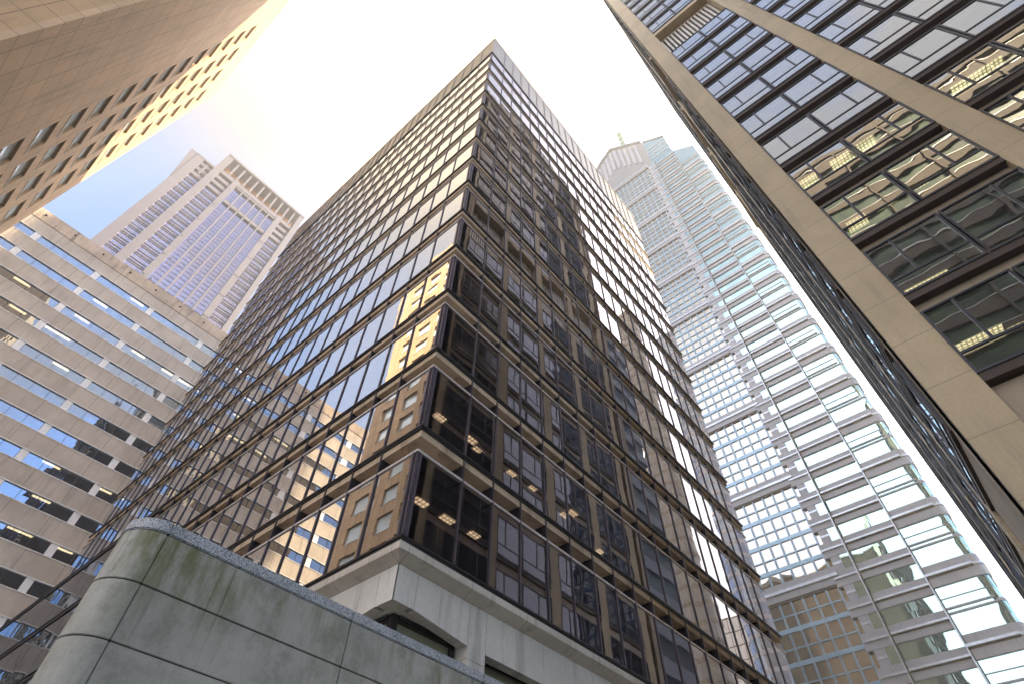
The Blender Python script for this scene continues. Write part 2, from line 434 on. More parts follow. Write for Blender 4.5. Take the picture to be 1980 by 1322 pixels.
# two-and-a-half storey wing to the left, wide panes without mullions
M['glass_w'] = glass('wing_glass', 2.3, (.02, .02, .02), (.9, .93, 1), .5, (.3, .3, .3), .05, .22, (((1, 4.0, LL), (2, F, 0)), .02))
wp = []
for n in range(3):
    for k in range(10):
        a = bl[16] + .05 + k * 3.6; mb = MB(); mb.box(.05, .07, a + .02, a + 3.58, n * F + .02, n * F + 3.6, M['glass_w']); wp.append(mb)
spread(root, 'wing_window', wp)
for n in (1, 2, 3):
    mb = MB(); u0 = LL + .13 if n == 3 else bl[16] + .13; mb.box(-.04, .22, u0, 60, n * F - .10, n * F, M['dark']); mb.box(-.02, .2, bl[16] + .13, 60, n * F - .34, n * F - .18, M['bronze']); mb.build('wing_lip', root)
mb = MB(); mb.box(.3, 14, LL + .1, 60, 11.0, 11.3, M['roof']); mb.box(3, 3.3, LL + .1, 60, -.2, 11.0, M['core']); mb.build('wing_roof', root)
# stone base
INS = .30
mb = MB()
for (a, b) in ((-.37, -.16),):
    ring(mb, -.5, .015, -.37, -.155, M['ledge'], la=60)
# sloping soffit
mb.prism([(-.015, -.015, -.371), (-.015, 60, -.371), (INS, 60, -.55), (INS, INS, -.55)], [(-.015, -.015, -.36), (-.015, 60, -.36), (.6, 60, -.36), (.6, .6, -.36)], M['ledge'])
mb.prism([(-.015, -.015, -.371), (LR, -.015, -.371), (LR, INS, -.55), (INS, INS, -.55)], [(-.015, -.015, -.36), (LR, -.015, -.36), (LR, .6, -.36), (.6, .6, -.36)], M['ledge'])
mb.build('stone_ledge', root)
BR = Face('y', INS, -1); BL_ = Face('x', INS, -1)
GAP = .012
def lintels(face, length, start_bot):
    u = INS
    first = True
    while u < length:
        w = 2.62 if first else 5.0
        e = min(u + w, length); nx = 3 if first else 4
        for j in range(nx):
            a = u + (e - u) * j / nx; b = u + (e - u) * (j + 1) / nx
            if first: a = (.30, .99, 1.84)[j]; b = (.99, 1.84, 2.92)[j]
            zf = (lambda q: -1.46 if q < 1.0 else -1.46 - (q - 1.0) * .105) if first else (lambda q: -1.66)
            mb = MB(); uo = face.p if j == 0 and first else a
            face.poly(mb, [(a + GAP / 2 if not (first and j == 0) else a, -.552), (b - GAP / 2, -.552), (b - GAP / 2, zf(b)), (a + (GAP / 2 if not (first and j == 0) else 0), zf(a))], 0, -.32 if not (first and j == 0) else -.02, M['lime'])
            mb.build('lintel_panel', root)
        mb = MB(); face.box(mb, u + .02, e - .02, -.5, -.33, -1.46, -.6, M['lime']); mb.build('lintel_back', root)
        for a, b in ((e + GAP, e + .69),):
            for zt, zb in ((-.552, -1.95), (-1.962, -4.2), (-4.212, -6.4), (-6.412, GROUND)):
                mb = MB(); face.box(mb, a, b, 0, -.6, zb, zt, M['lime']); mb.build('pilaster', root)
        # recessed dark window frames
        mb = MB(); w0 = -.40
        face.box(mb, u + .05 if not first else .93, e - .02, w0 - .10, w0, -1.58, -1.48, M['dark'])
        face.box(mb, u + .05 if not first else .93, e - .02, w0 - .16, w0 - .04, -1.65, -1.582, M['bronze'])
        for q in ([e - .12] if first else [u + .1, (u + e) / 2, e - .12]):
            face.box(mb, q - .07, q + .07, w0 - .14, w0 - .01, GROUND + .4, -1.652, M['dark'])
        mb.build('window_frame', root)
        mb = MB(); face.box(mb, u + .05 if not first else .93, e - .02, w0 - .12, w0 - .10, GROUND + .4, -1.5, M['glass_base']); mb.build('base_window', root)
        u = e + .70; first = False
lintels(BR, LR, 0); lintels(BL_, 58, 0)
mb = MB(); mb.box(.74, .92, .74, .92, GROUND, -1.46, M['bronze']); mb.build('corner_frame', root)
mb = MB(); mb.box(.325, .88, .325, .88, -1.455, -.6, M['lime']); mb.build('corner_block', root)
mb = MB(); mb.box(.62, LR - .1, .62, 58, -1.49, -.6, M['lime']); mb.box(2.5, LR - .2, 2.5, 50, GROUND, -1.52, M['core']); mb.build('lobby_ceiling', root)

# ================================================================== curved stone wall in front
DY = 6.0
wx0 = CX + .262 * DY; wy = CY + DY; R_ = .0515 * DY
ztop = CZ + .557 * DY; zc = CZ + .535 * DY; course = .0865 * DY; pw = .3975 * DY
mt, nt, out = new_mat('weathered_wall_stone')
big = nz(nt, pos(nt), 1.1, 5); fine = nz(nt, pos(nt), 30, 6, .7); blot = nz(nt, pos(nt), 3.2, 9, .75)
st = nz(nt, pos(nt, (7, 7, .55)), 1.0, 6, .7)
c = mixrgb(nt, mr(nt, big, .3, .7), (.36, .355, .32), (.46, .45, .41))
c = mixrgb(nt, mr(nt, blot, .44, .68, 0, .50), c, (.15, .165, .13))
c = mixrgb(nt, mr(nt, st, .56, .70, 0, .55), c, (.30, .30, .24))
c = mixrgb(nt, mr(nt, st, .28, .44, .6, 0), c, (.08, .09, .065))
g = nt.nodes.new("ShaderNodeNewGeometry"); sp = nt.nodes.new("ShaderNodeSeparateXYZ"); lk(nt, g.outputs['Position'], sp.inputs[0])
hz = mr(nt, sp.outputs[2], zc - 1.2, zc, 0, 1)                   # moss grows under the coping
moss = mth(nt, 'MULTIPLY', hz, mr(nt, nz(nt, pos(nt, (3, 3, .8)), 1.3, 6, .7), .42, .66, 0, .9))
lft = mr(nt, sp.outputs[0], wx0 - .4, wx0 + 1.6, 1, .55)
moss = mth(nt, 'MULTIPLY', moss, lft)
drip = nz(nt, pos(nt, (16, 16, .35)), 1.0, 4, .6)
c = mixrgb(nt, mth(nt, 'MULTIPLY', mr(nt, drip, .60, .70, 0, .8), mr(nt, nz(nt, pos(nt, (1.5, 1.5, 1.2), (4, 1, 2)), 1.2, 3), .45, .6, 0, 1)), c, (.42, .43, .36))
c = mixrgb(nt, mth(nt, 'MULTIPLY', mr(nt, drip, .30, .40, .7, 0), hz), c, (.07, .075, .055))
c = mixrgb(nt, moss, c, (.115, .125, .018))
pit = mr(nt, nz(nt, pos(nt), 75, 3, .5), .26, .32, 1, 0)
c = mixrgb(nt, mth(nt, 'MULTIPLY', pit, .6), c, (.05, .05, .04))
bmp = mth(nt, 'ADD', mth(nt, 'MULTIPLY', blot, .6), mth(nt, 'MULTIPLY', fine, .35))
principled(nt, out, c, .72, bump=bmp, bs=.5, bd=.012)
M['wall'] = mt
mt, nt, out = new_mat('coping_granite')
v = nt.nodes.new("ShaderNodeTexVoronoi"); v.inputs['Scale'].default_value = 95; lk(nt, pos(nt), v.inputs['Vector'])
spk = nz(nt, pos(nt), 120, 4, .8)
c = mixrgb(nt, mr(nt, spk, .40, .60), (.22, .24, .28), (.66, .69, .73))
c = mixrgb(nt, mr(nt, v.outputs['Color'], .72, .78, 0, .8), c, (.05, .055, .06))
c = mixrgb(nt, mr(nt, nz(nt, pos(nt), 2.5, 5), .4, .75, 0, .35), c, (.16, .17, .13))
principled(nt, out, c, .6, bump=spk, bs=.3, bd=.004)
M['coping'] = mt
M['joint'] = plain('joint_backing', (.02, .02, .018), .9)  # dark backing behind the gaps between wall blocks
wall = thing('stone_wall', 'green stained stone wall with a rounded end and speckled granite coping, lower left', 'wall', (wx0, wy + R_, GROUND))
def outline(r, length, off=0.0):
    """plan of the wall: half-round left end, straight to the right"""
    cx_, cy_ = wx0, wy + R_
    pts = [(cx_ + length, cy_ - r), ]
    for k in range(33):
        a = -math.pi / 2 - math.pi * k / 32
        pts.append((cx_ + r * math.cos(a), cy_ + r * math.sin(a)))
    pts.append((cx_ + length, cy_ + r)); return pts
def slab(mb, pts, z0, z1, mat):
    mb.prism([(x, y, z0) for x, y in pts], [(x, y, z1) for x, y in pts], mat)
LEN = 30.0
mb = MB(); slab(mb, outline(R_ - .012, LEN - .05), GROUND - .1, zc - .001, M['joint']); mb.build('joint_filling', wall)
z = zc - .006; rows_ = []
blocks = []
while z > GROUND:
    zb = max(z - course + .012, GROUND - .05)
    # curved end block
    mb = MB(); pts = outline(R_, 0); pts = [(wx0 - .004, p[1]) if abs(p[0] - wx0) < 1e-6 else p for p in pts]
    slab(mb, pts[1:-1], zb, z, M['wall']); blocks.append(mb)
    k = 0
    while wx0 + k * pw < wx0 + LEN - 1:
        a = wx0 + k * pw + .004; b = wx0 + (k + 1) * pw - .004
        mb = MB(); mb.box(a, b, wy + random.uniform(-.0015, .0015), wy + 2 * R_, zb, z, M['wall']); blocks.append(mb); k += 1
    z -= course
mb = MB()
for b_ in blocks: mb.add(b_)
mb.build('stone_blocks', wall, bevel=.006)
RC = R_ + .006
for k in range(0, 12):
    mb = MB()
    if k == 0: pts = outline(RC, 0)[1:-1]; pts = [(wx0 - .003, p[1]) if abs(p[0] - wx0) < 1e-6 else p for p in pts]; slab(mb, pts, zc + .004, ztop, M['coping'])
    else: mb.box(wx0 + (k - 1) * pw + .003, wx0 + k * pw - .003, wy - .006, wy + 2 * R_ + .006, zc + .004, ztop, M['coping'])
    mb.build('coping_stone', wall, bevel=.012)

# ================================================================== tall limestone tower, top left
AX = -18.85; AY0, AY1, AZ = 10.2, 36.0, 73.36
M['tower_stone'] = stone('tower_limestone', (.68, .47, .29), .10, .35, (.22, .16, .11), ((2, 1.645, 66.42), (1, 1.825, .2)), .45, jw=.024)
M['tower_stone_s'] = stone('tower_limestone_south', (.62, .40, .22), .10, .35, (.22, .16, .11), ((2, 1.645, 66.42), (0, 1.825, .2)), .45, jw=.024)  # same stone, with the south side's shade put into a darker colour
M['white_frame'] = plain('window_frame_metal', (.62, .60, .56), .4, .3)
M['glass_a'] = glass('tower_glass', 1.6, (.84, .92, .95), (.93, .97, 1), 0, wav=.012, wscale=.55, panes=(((1, 3.65, 20.0), (2, 3.3, 1.0)), .03))  # pale body colour stands in for bright reflections in the panes
towA = thing('limestone_tower', 'warm beige limestone tower with small punched windows and a blank stone corner, upper left', 'office building', (AX - 10, 23, GROUND))
FA = Face('x', AX, 1)
W_ = 2.32; H_ = 1.95; DEP = .32
cols = [20.75 + 3.65 * k for k in range(4)]
tops = [66.42 - 3.29 * j for j in range(22) if 66.42 - 3.29 * j > GROUND + 3]
mb = MB()
FA.box(mb, AY0, cols[0], -DEP, 0, GROUND, AZ, M['tower_stone'])                       # blank part
FA.box(mb, cols[-1] + W_, AY1, -DEP, 0, GROUND, AZ, M['tower_stone'])
for k in range(3): FA.box(mb, cols[k] + W_, cols[k + 1], -DEP, 0, GROUND, AZ, M['tower_stone'])
for c_ in cols:
    zt = AZ
    for t in tops:
        FA.box(mb, c_, c_ + W_, -DEP, 0, t, zt, M['tower_stone']); zt = t - H_
    FA.box(mb, c_, c_ + W_, -DEP, 0, GROUND, zt, M['tower_stone'])
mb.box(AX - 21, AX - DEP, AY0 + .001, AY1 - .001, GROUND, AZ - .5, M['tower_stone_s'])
mb.build('wall', towA)
its = []
for c_ in cols:
    for t in tops:
        a = MB(); b = MB(); z0 = t - H_; f_ = .07
        FA.box(a, c_ + .02, c_ + W_ - .02, -DEP + .03, -DEP + .12, z0 + .02, z0 + .02 + f_, M['white_frame'])
        FA.box(a, c_ + .02, c_ + W_ - .02, -DEP + .03, -DEP + .12, t - .02 - f_, t - .02, M['white_frame'])
        FA.box(a, c_ + .02, c_ + .02 + f_, -DEP + .03, -DEP + .12, z0 + .09, t - .09, M['white_frame'])
        FA.box(a, c_ + W_ - .02 - f_, c_ + W_ - .02, -DEP + .03, -DEP + .12, z0 + .09, t - .09, M['white_frame'])
        FA.box(a, c_ - .03, c_ + W_ + .03, -.02, .045, z0 - .10, z0 - .03, M['white_frame'])     # sill
        FA.box(b, c_ + .08, c_ + W_ - .08, -DEP + .04, -DEP + .06, z0 + .08, t - .08, M['glass_a'])
        its.append((a, b))
spread(towA, 'window', its, 'pane')
mb = MB(); mb.box(AX - 20.5, AX - .4, AY0 + .4, AY1 - .4, AZ - .49, AZ - .3, M['roof']); mb.build('roof', towA)

# ================================================================== beige banded building, far left
BY = CY + 71.7
M['band_stone'] = stone('banded_limestone', (.54, .475, .41), .12, .45, (.20, .165, .14), ((0, 3.98, CX + 3.2),), .5, jw=.035)
M['parapet_stone'] = stone('stained_parapet', (.52, .42, .33), .22, 1.6, (.17, .12, .09), ((0, 2.0, CX + 3.2),), .6, jw=.016)
M['rail'] = plain('strip_rail', (.80, .80, .80), .45, .1)
M['infill'] = plain('white_infill', (.85, .85, .86), .5, 0, .06)
M['glass_b'] = glass('strip_glass', 3.6, (.012, .013, .015), (.66, .80, 1.0), .5, (.5, .48, .42), .010, .4, (((0, 7.97 / 4, CX + 1.6), (2, 3.8, 1.0)), .012), boost=.2)
bldB = thing('banded_office_building', 'beige stone building with long blue window strips and a stained parapet, far left', 'office building', (-25, BY + 10, GROUND))
FB = Face('y', BY, -1)
bx0, bx1 = -75.0, 14.0
t0 = CZ + 66.95
mb = MB(); zt = t0
FB.box(mb, bx0, bx1, -.5, 0, zt, CZ + 69.0, M['band_stone'])
n = 0; strips = []
while zt > GROUND + 4:
    zb = zt - 1.53; strips.append((zb, zt)); nxt = zt - 3.82
    FB.box(mb, bx0, bx1, -.5, 0, max(nxt, GROUND), zb, M['band_stone']); zt = nxt
FB.box(mb, bx0, bx1, -.5, 0, GROUND, zt, M['band_stone']) if zt > GROUND else None
mb.build('wall', bldB)
mb = MB(); FB.box(mb, bx0, bx1, -.6, .08, CZ + 69.02, CZ + 71.1, M['parapet_stone']); mb.build('parapet', bldB)
its = []; inf = []; rails = []
for zb, zt in strips:
    x = CX + 1.6 - 7.97 * 9
    mbr = MB(); FB.box(mbr, bx0, bx1, -.12, .03, zt - .07, zt + .02, M['rail']); FB.box(mbr, bx0, bx1, -.12, .05, zb - .03, zb + .06, M['rail']); mbr.build('rail', bldB)
    while x < bx1:
        if x > bx0:
            for j in range(4):
                w = (7.97 - .8) / 4; a = x + j * w
                if a + w > bx1: continue
                p_ = MB(); FB.box(p_, a + .02, a + w - .02, -.2, -.17, zb + .06, zt - .08, M['glass_b'])
                FB.box(p_, a + w - .025, a + w + .015, -.2, -.10, zb + .06, zt - .08, M['dark']); its.append(p_)
            q = MB(); FB.box(q, x + 7.19, x + 7.96, -.18, -.05, zb + .06, zt - .08, M['infill']); inf.append(q)
        x += 7.97
spread(bldB, 'window', its); spread(bldB, 'infill_panel', inf)
M['room'] = plain('room_back', (.06, .055, .05), .9)
mb = MB(); mb.box(bx0 + .1, bx1 - .1, BY + 3.5, BY + 24, GROUND, CZ + 68.9, M['room'])
for zb, zt in strips: mb.box(bx0 + .1, bx1 - .1, BY + .52, BY + 3.49, zt + .15, zt + .6, M['ceil'])
mb.build('inner_floor', bldB)
its = []
for px_, py_ in ((45, 1032), (15, 1050), (120, 1068), (192, 962), (120, 1070), (95, 905), (115, 710), (90, 650), (190, 590), (155, 620), (265, 688), (130, 640), (260, 590), (430, 660), (480, 785), (300, 790), (85, 960), (30, 600), (40, 545), (330, 715), (380, 890), (355, 745), (140, 1155)):
    d = ray(px_, py_); C0 = Vector((CX, CY, CZ)); h = C0 + d * ((BY - CY) / d.y)
    for zb, zt in strips:
        if zb - .8 < h.z < zt + .8:
            q = MB(); xx = h.x; q.box(xx - .95, xx + .95, BY + .62, BY + .95, zt - .02, zt + .14, M['troffer_b']); q.build('ceiling_light', bldB)
for i in range(7):
    q = MB(); xx = CX - 16 + i * 3.98; q.box(xx - .12, xx + .12, BY - .25, BY - .08, CZ + 70.05, CZ + 70.25, M['dark']); q.build('cleat', bldB)

# ================================================================== pale tower with open crown, behind
KP = 140 / 115.0
PY = CY + 140
def PXr(v): return CX + v * KP
def PZr(v): return CZ + v * KP
M['pale'] = stone('pale_cladding', (.13, .12, .15), .05, .12, (.30, .27, .30), ((2, 9.8 / 3 * KP, PZr(1.0)), (0, 40, 0)), .6, .55, jw=.04)
M['glass_p'] = glass('pale_tower_glass', 4.5, (.05, .035, .06), (.78, .76, 1.0), 0, wav=.6, wscale=.05)
M['loggia'] = plain('crown_wall_glow', (.75, .30, .08), .8)  # orange glare on the crown's back wall, put into its colour
towP = thing('pale_crowned_tower', 'pale lilac grey tower with an open columned crown, rising behind the beige banded building', 'office tower', (PXr(0), PY + 15, GROUND))
FP = Face('y', PY, -1)
FT = 3.267                                  # storey, in the tower's own measure
gl = []
cols_w = [(-16.8, -14.4, 168.5, .8), (-11.2, -9.2, 179.2, .9), (-4.9, -3.3, 171, .6), (11.2, 12.9, 171, .6), (16.8, 18.3, 179.2, .9)]
its = []
for a, b, top, w in cols_w:
    q = MB(); FP.box(q, PXr(a), PXr(b), -.6, w, GROUND, PZr(top), M['pale']); its.append(q)
thin = [-2.35 + 2.47 * k for k in range(1, 6)]
thin = [-3.3 + 14.5 * k / 6 for k in range(1, 6)]
for a in thin:
    q = MB(); FP.box(q, PXr(a - .22), PXr(a + .22), -.5, .45, GROUND, PZr(170.6), M['pale']); its.append(q)
    q = MB()
spread(towP, 'pilaster', its)
mb = MB(); FP.box(mb, PXr(-14.4), PXr(-11.2), -.7, -.6, GROUND, PZr(168), M['glass_p']); FP.box(mb, PXr(-9.2), PXr(16.8), -.7, -.6, GROUND, PZr(170), M['glass_p'])
mb.build('glazing', towP)
bands = []
k = 0; z = 168.7
while z > -10:
    # broad bays: a window band over a slatted spandrel
    for a, b in ((-14.4, -11.2), (-9.2, -4.9), (12.9, 16.8)):
        q = MB(); solid = k < 3
        if solid: FP.box(q, PXr(a), PXr(b), -.55, .1, PZr(z - FT * .95), PZr(z - FT * .48), M['pale'])
        else:
            for h in (.12, .62, .92): FP.box(q, PXr(a), PXr(b), -.58, -.38, PZr(z - FT * h), PZr(z - FT * h) + .22, M['pale'])
        for f_ in (.25, .5, .75): FP.box(q, PXr(a + (b - a) * f_) - .06, PXr(a + (b - a) * f_) + .06, -.58, -.5, PZr(z - FT), PZr(z), M['pale'])
        bands.append(q)
    q = MB()
    edges = [-3.3] + thin + [11.2]
    for a, b in zip(edges[:-1], edges[1:]):
        for h in (0, .5): FP.box(q, PXr(a + .22), PXr(b - .22), -.58, -.46, PZr(z - FT * h) - .06, PZr(z - FT * h) + .06, M['dark'] if h else M['pale'])
        for f_ in (.33, .66): FP.box(q, PXr(a + (b - a) * f_) - .05, PXr(a + (b - a) * f_) + .05, -.58, -.45, PZr(z - FT), PZr(z), M['bronze_light'])
        if k in (0, 3): FP.box(q, PXr(a + .22), PXr(b - .22), -.5, .2, PZr(z - .9), PZr(z + .6), M['pale'])
    bands.append(q); z -= FT; k += 1
spread(towP, 'floor_band', bands)
for a0 in (-4.9, -3.3 + .2, 11.2, 12.1):
    for zz in (153.1, 143.4, 133.7, 123.9, 114.2, 104.4):
        q = MB(); FP.box(q, PXr(a0 + .1), PXr(a0 + .75), .6, .66, PZr(zz), PZr(zz + .45), M['dark']); q.build('vent_slot', towP)
# open crown
cr = [-7.1 + 2.46 * k for k in range(10)]
for a in cr:
    q = MB(); FP.box(q, PXr(a - .3), PXr(a + .3), -1.2, .5, PZr(170.6), PZr(178.9), M['pale']); q.build('crown_column', towP)
for a in (-12.9,):
    q = MB(); FP.box(q, PXr(a - .3), PXr(a + .3), -1.2, .3, PZr(161.0), PZr(167.6), M['pale']); q.build('crown_column', towP)
mb = MB(); FP.box(mb, PXr(-11.2), PXr(18.4), -9, 1.1, PZr(178.9), PZr(179.8), M['pale']); FP.box(mb, PXr(-16.9), PXr(-11.3), -9, .9, PZr(167.6), PZr(168.6), M['pale'])
FP.box(mb, PXr(-9.2), PXr(16.8), -1.3, .4, PZr(168.8), PZr(170.6), M['pale']); mb.build('cornice', towP)
mb = MB(); FP.box(mb, PXr(-9.2), PXr(16.8), -5, -4.6, PZr(170), PZr(178.9), M['loggia'])
for a in cr: FP.box(mb, PXr(a + .9), PXr(a + 1.2), -4.6, -4.3, PZr(170), PZr(178.9), M['pale'])
FP.box(mb, PXr(-9.2), PXr(16.8), -4.6, -4.2, PZr(174), PZr(174.6), M['pale'])
mb.build('crown_wall', towP)
mb = MB()
for (y0, y1) in ((PY - .6, PY + 18),):
    mb.prism([(PXr(-16.8), y0, PZr(150)), (PXr(-19.0), y0, PZr(168.5)), (PXr(-16.8), y0, PZr(168.5))], [(PXr(-16.8), y1, PZr(150)), (PXr(-19.0), y1, PZr(168.5)), (PXr(-16.8), y1, PZr(168.5))], M['pale'])
mb.build('flared_bracket', towP)
mb = MB(); mb.box(PXr(-16.7), PXr(18.2), PY + .71, PY + 30, GROUND, PZr(166), M['pale']); mb.build('tower_body', towP)

# ================================================================== right tower of stone piers and projecting window bays
DX = CX + 17.2; DY0 = CY - 1.85; DEAST = CX + 46
M['pier'] = stone('pier_limestone', (.50, .41, .27), .10, .35, (.24, .19, .13), ((2, 2.0, CZ + .55),), .5, .55, jw=.012)
M['pier_wall'] = stone('spandrel_limestone', (.42, .35, .27), .10, .3, (.22, .17, .12), ((1, 1.8, CY - 3.1), (0, 1.8, DX)), .5, .6, jw=.010)
M['glass_d'] = glass('bay_glass', 4.0, (.012, .013, .012), (.93, .97, 1.0), .8, (.50, .52, .42), .014, .4, (((1, 2.62, CY - 3.1), (2, 4.0, CZ + .3), (0, 2.62, DX)), .006), boost=.26)
M['glass_dn'] = glass('north_bay_glass', 1.7, (.012, .014, .022), (.8, .85, 1.0), 0, wav=.01, wscale=.4)  # darker copy of the bay glass, so its mirror image stays dim
M['frame_d'] = plain('bay_frame', (.045, .047, .058), .38, .5)
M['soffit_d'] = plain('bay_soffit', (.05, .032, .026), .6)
towD = thing('pier_and_bay_tower', 'stone pier tower with dark framed projecting windows and a louvred gap, along the right edge', 'office tower', (DX + 15, DY0 - 20, GROUND))
FW = Face('x', DX, -1); FN = Face('y', DY0, 1)
DTOP = CZ + 112
floors = []          # (bottom, top) of each window row, absolute
for k in range(0, 10): floors.append((CZ + 12.45 + 3.98 * k, CZ + 15.35 + 3.96 * k))
floors.append((CZ + 52.2, CZ + 54.95))
for k in range(0, 12): floors.append((CZ + 63.9 + 3.98 * k, CZ + 66.8 + 3.98 * k))
low = [(CZ + 4.5, CZ + 7.4), (CZ + 8.5, CZ + 11.4)]
def bay_units(face, a, b, flip, OUT=.34):
    """one storey-high window unit between two piers, as (frame, panes) per floor"""
    res = []
    lo, hi = min(a, b), max(a, b); mid = (lo + hi) / 2
    for z0, z1 in floors:
        fr, gp = MB(), MB()
        rail = z0 + .82 * (z1 - z0) / 2.95
        for half, (p, q) in enumerate(((lo, mid - .03), (mid + .03, hi))):
            face.box(fr, p, q, .0, OUT, z0 - .10, z0, M['frame_d']); face.box(fr, p, q, .0, OUT, z1 - .07, z1, M['frame_d'])
            face.box(fr, p, p + .08, .0, OUT, z0, z1 - .07, M['frame_d']); face.box(fr, q - .08, q, .0, OUT, z0, z1 - .07, M['frame_d'])
            face.box(fr, p + .08, q - .08, OUT - .10, OUT - .02, rail - .045, rail + .045, M['frame_d'])
            s = p + .95 if half == 0 else q - .95
            face.box(fr, s - .045, s + .045, OUT - .10, OUT - .02, rail + .045, z1 - .07, M['frame_d'])
            face.box(gp, p + .08, q - .08, OUT - .07, OUT - .05, z0, z1 - .07, M['glass_d' if face is FW else 'glass_dn'])
        face.box(fr, lo, hi, -.25, OUT - .04, z0 - .42, z0 - .102, M['soffit_d'])
        res.append((fr, gp))
    return res
westbays = []; u = CY - 3.12
while u > CY - 60: westbays.append((u, u - 5.34)); u -= 6.42
northbays = []; u = DX + 1.3
while u + 5.34 < DEAST: northbays.append((u, u + 5.34)); u += 6.42
its = []
for a, b in westbays: its += bay_units(FW, a, b, True)
for a, b in northbays: its += bay_units(FN, a, b, False, .13)
spread(towD, 'window', its, 'glazing')
# piers
pr = []
edges = [(CY - 1.85, CY - 3.12)] + [(b, b - 1.08) for a, b in westbays]
for a, b in edges:
    q = MB(); FW.box(q, min(a, b), max(a, b), -.8, .30, GROUND, DTOP, M['pier']); pr.append(q)
u = DX + .81
for a, b in northbays:
    q = MB(); FN.box(q, b, b + 1.08, -.8, .10, GROUND, DTOP, M['pier']); pr.append(q)
q = MB(); FN.box(q, DX + .002, DX + 1.28, -.8, .0, GROUND, DTOP, M['pier']); pr.append(q)
spread(towD, 'pier', pr)
# stone between the window rows, and louvred gap
allf = floors
def spans():
    res = []; z = CZ + 12.0
    for (z0, z1) in allf:
        res.append((z, z0 - .42)); z = z1
    res.append((z, DTOP)); return res
sp_ = []
for face, bays in ((FW, westbays), (FN, northbays)):
    for a, b in bays:
        lo, hi = min(a, b), max(a, b)
        for z0, z1 in spans():
            if z1 - z0 < .05: continue
            q = MB()
            if z1 - z0 > 6 and z0 > CZ + 40 and z1 < CZ + 70:       # the tall louvred gap
                face.box(q, lo, hi, -.5, .10, z0, z0 + .25, M['pier'])
                face.box(q, lo, hi, -.5, .28, z1 - .75, z1, M['pier'])
                face.box(q, lo, hi, -2.2, -2.0, z0, z1 - .4, M['soffit_d'])
                face.box(q, lo, hi, -2.0, -.5, z1 - 1.4, z1 - .9, M['pier_wall'])
                for k in range(15):
                    s = lo + (hi - lo) * (k + .5) / 15
                    face.box(q, s - .09, s + .09, -1.0, -.45, z0 + .25, z1 - 1.5, M['white_frame'])
            else: face.box(q, lo, hi, -.5, -.05, z0, z1, M['pier_wall'])
            sp_.append(q)
spread(towD, 'spandrel', sp_)
q = MB()
for a, b in westbays: FW.box(q, min(a, b), max(a, b), -.5, -.02, GROUND, CZ + 11.98, M['pier_wall'])
for a, b in northbays: FN.box(q, a, b, -.5, -.02, GROUND, CZ + 11.98, M['pier_wall'])
q.build('base_wall', towD)
mb = MB()
mb.box(DX + 6, DEAST - 1, CY - 60, DY0 - 6, GROUND, DTOP - 1, M['core'])
mb.box(DEAST - .9, DEAST, CY - 60, DY0, GROUND, DTOP, M['pier_wall'])
mb.build('inner_core', towD)
M['ceil_d'] = plain('bay_ceiling', (.30, .27, .20), .9)
for z0, z1 in floors:
    q = MB(); q.box(DX + .06, DX + 5.98, CY - 60, DY0 - .52, z1 - .06, z1 - .01, M['ceil_d']); q.box(DX + 5.99, DEAST - 1, DY0 - 5.98, DY0 - .52, z1 - .06, z1 - .01, M['ceil_d']); q.build('floor_slab', towD)
mb = MB(); mb.box(DX + .1, DEAST, CY - 60, DY0 - .1, DTOP + .002, DTOP + .3, M['roof']); mb.build('roof', towD)
M['bay_light'] = lamp('bay_light', (1.0, .86, .56), 1.5)
for px_, py_, lx, ly in ((1890, 150, .55, 1.3), (1650, 297, .5, 1.3), (1565, 352, .5, .5), (1658, 432, .5, .5), (1775, 362, .12, .5), (1714, 397, .12, .5), (1870, 512, .16, 1.0), (1790, 545, .16, 1.0), (1965, 465, .2, .8), (1880, 665, .55, 1.2), (1965, 632, .12, .3)):
    d = ray(px_, py_); C0 = Vector((CX, CY, CZ)); h = C0 + d * ((DX - .3 - CX) / d.x)
    for z0, z1 in floors:
        if z0 - .3 < h.z < z1 + .3:
            t = (z1 - .08 - CZ) / d.z; h2 = C0 + d * t
            if h2.x < DX + .1 + lx: h2.x = DX + .1 + lx
            lx *= .6; ly *= .8; q = MB(); q.box(h2.x - lx, h2.x + lx, h2.y - ly, h2.y + ly, z1 - .095, z1 - .065, M['bay_light']); q.build('ceiling_light', towD); break

# ================================================================== blue glass tower, right background
KX = 82.0; GX = CX + KX
M['clad'] = stone('grey_cladding', (.33, .36, .44), .05, .10, (.25, .25, .3), ((1, 1.6, CY + 10.74),), .6, .45, jw=.02)
M['clad_lt'] = plain('ledge_metal', (.45, .52, .62), .3, .6)
M['mull_b'] = plain('blue_mullion', (.26, .42, .58), .35, .4)
M['glass_g'] = glass('blue_tower_glass', 4.0, (.02, .09, .12), (.62, .93, 1.0), 0, wav=.06, wscale=.16, panes=(((1, 1.6, CY + 10.74), (2, 4.03, CZ + 1.0)), .008), boost=.35)
M['glass_y'] = glass('grid_glass', 3.4, (.12, .115, .09), (.95, .97, .97), 0, boost=.1, wav=.12, wscale=.14, panes=(((1, 1.62, CY + 13.9), (2, 4.0, CZ + 38.8)), .010))
towC = thing('blue_glass_tower', 'blue glass tower with grey bands, angled crown and lattice mast, in the right background', 'office tower', (GX + 12, CY + 14, GROUND))
FC = Face('x', GX, -1)
def Y(v): return CY + v
def Zc(v): return CZ + v
g_items = []
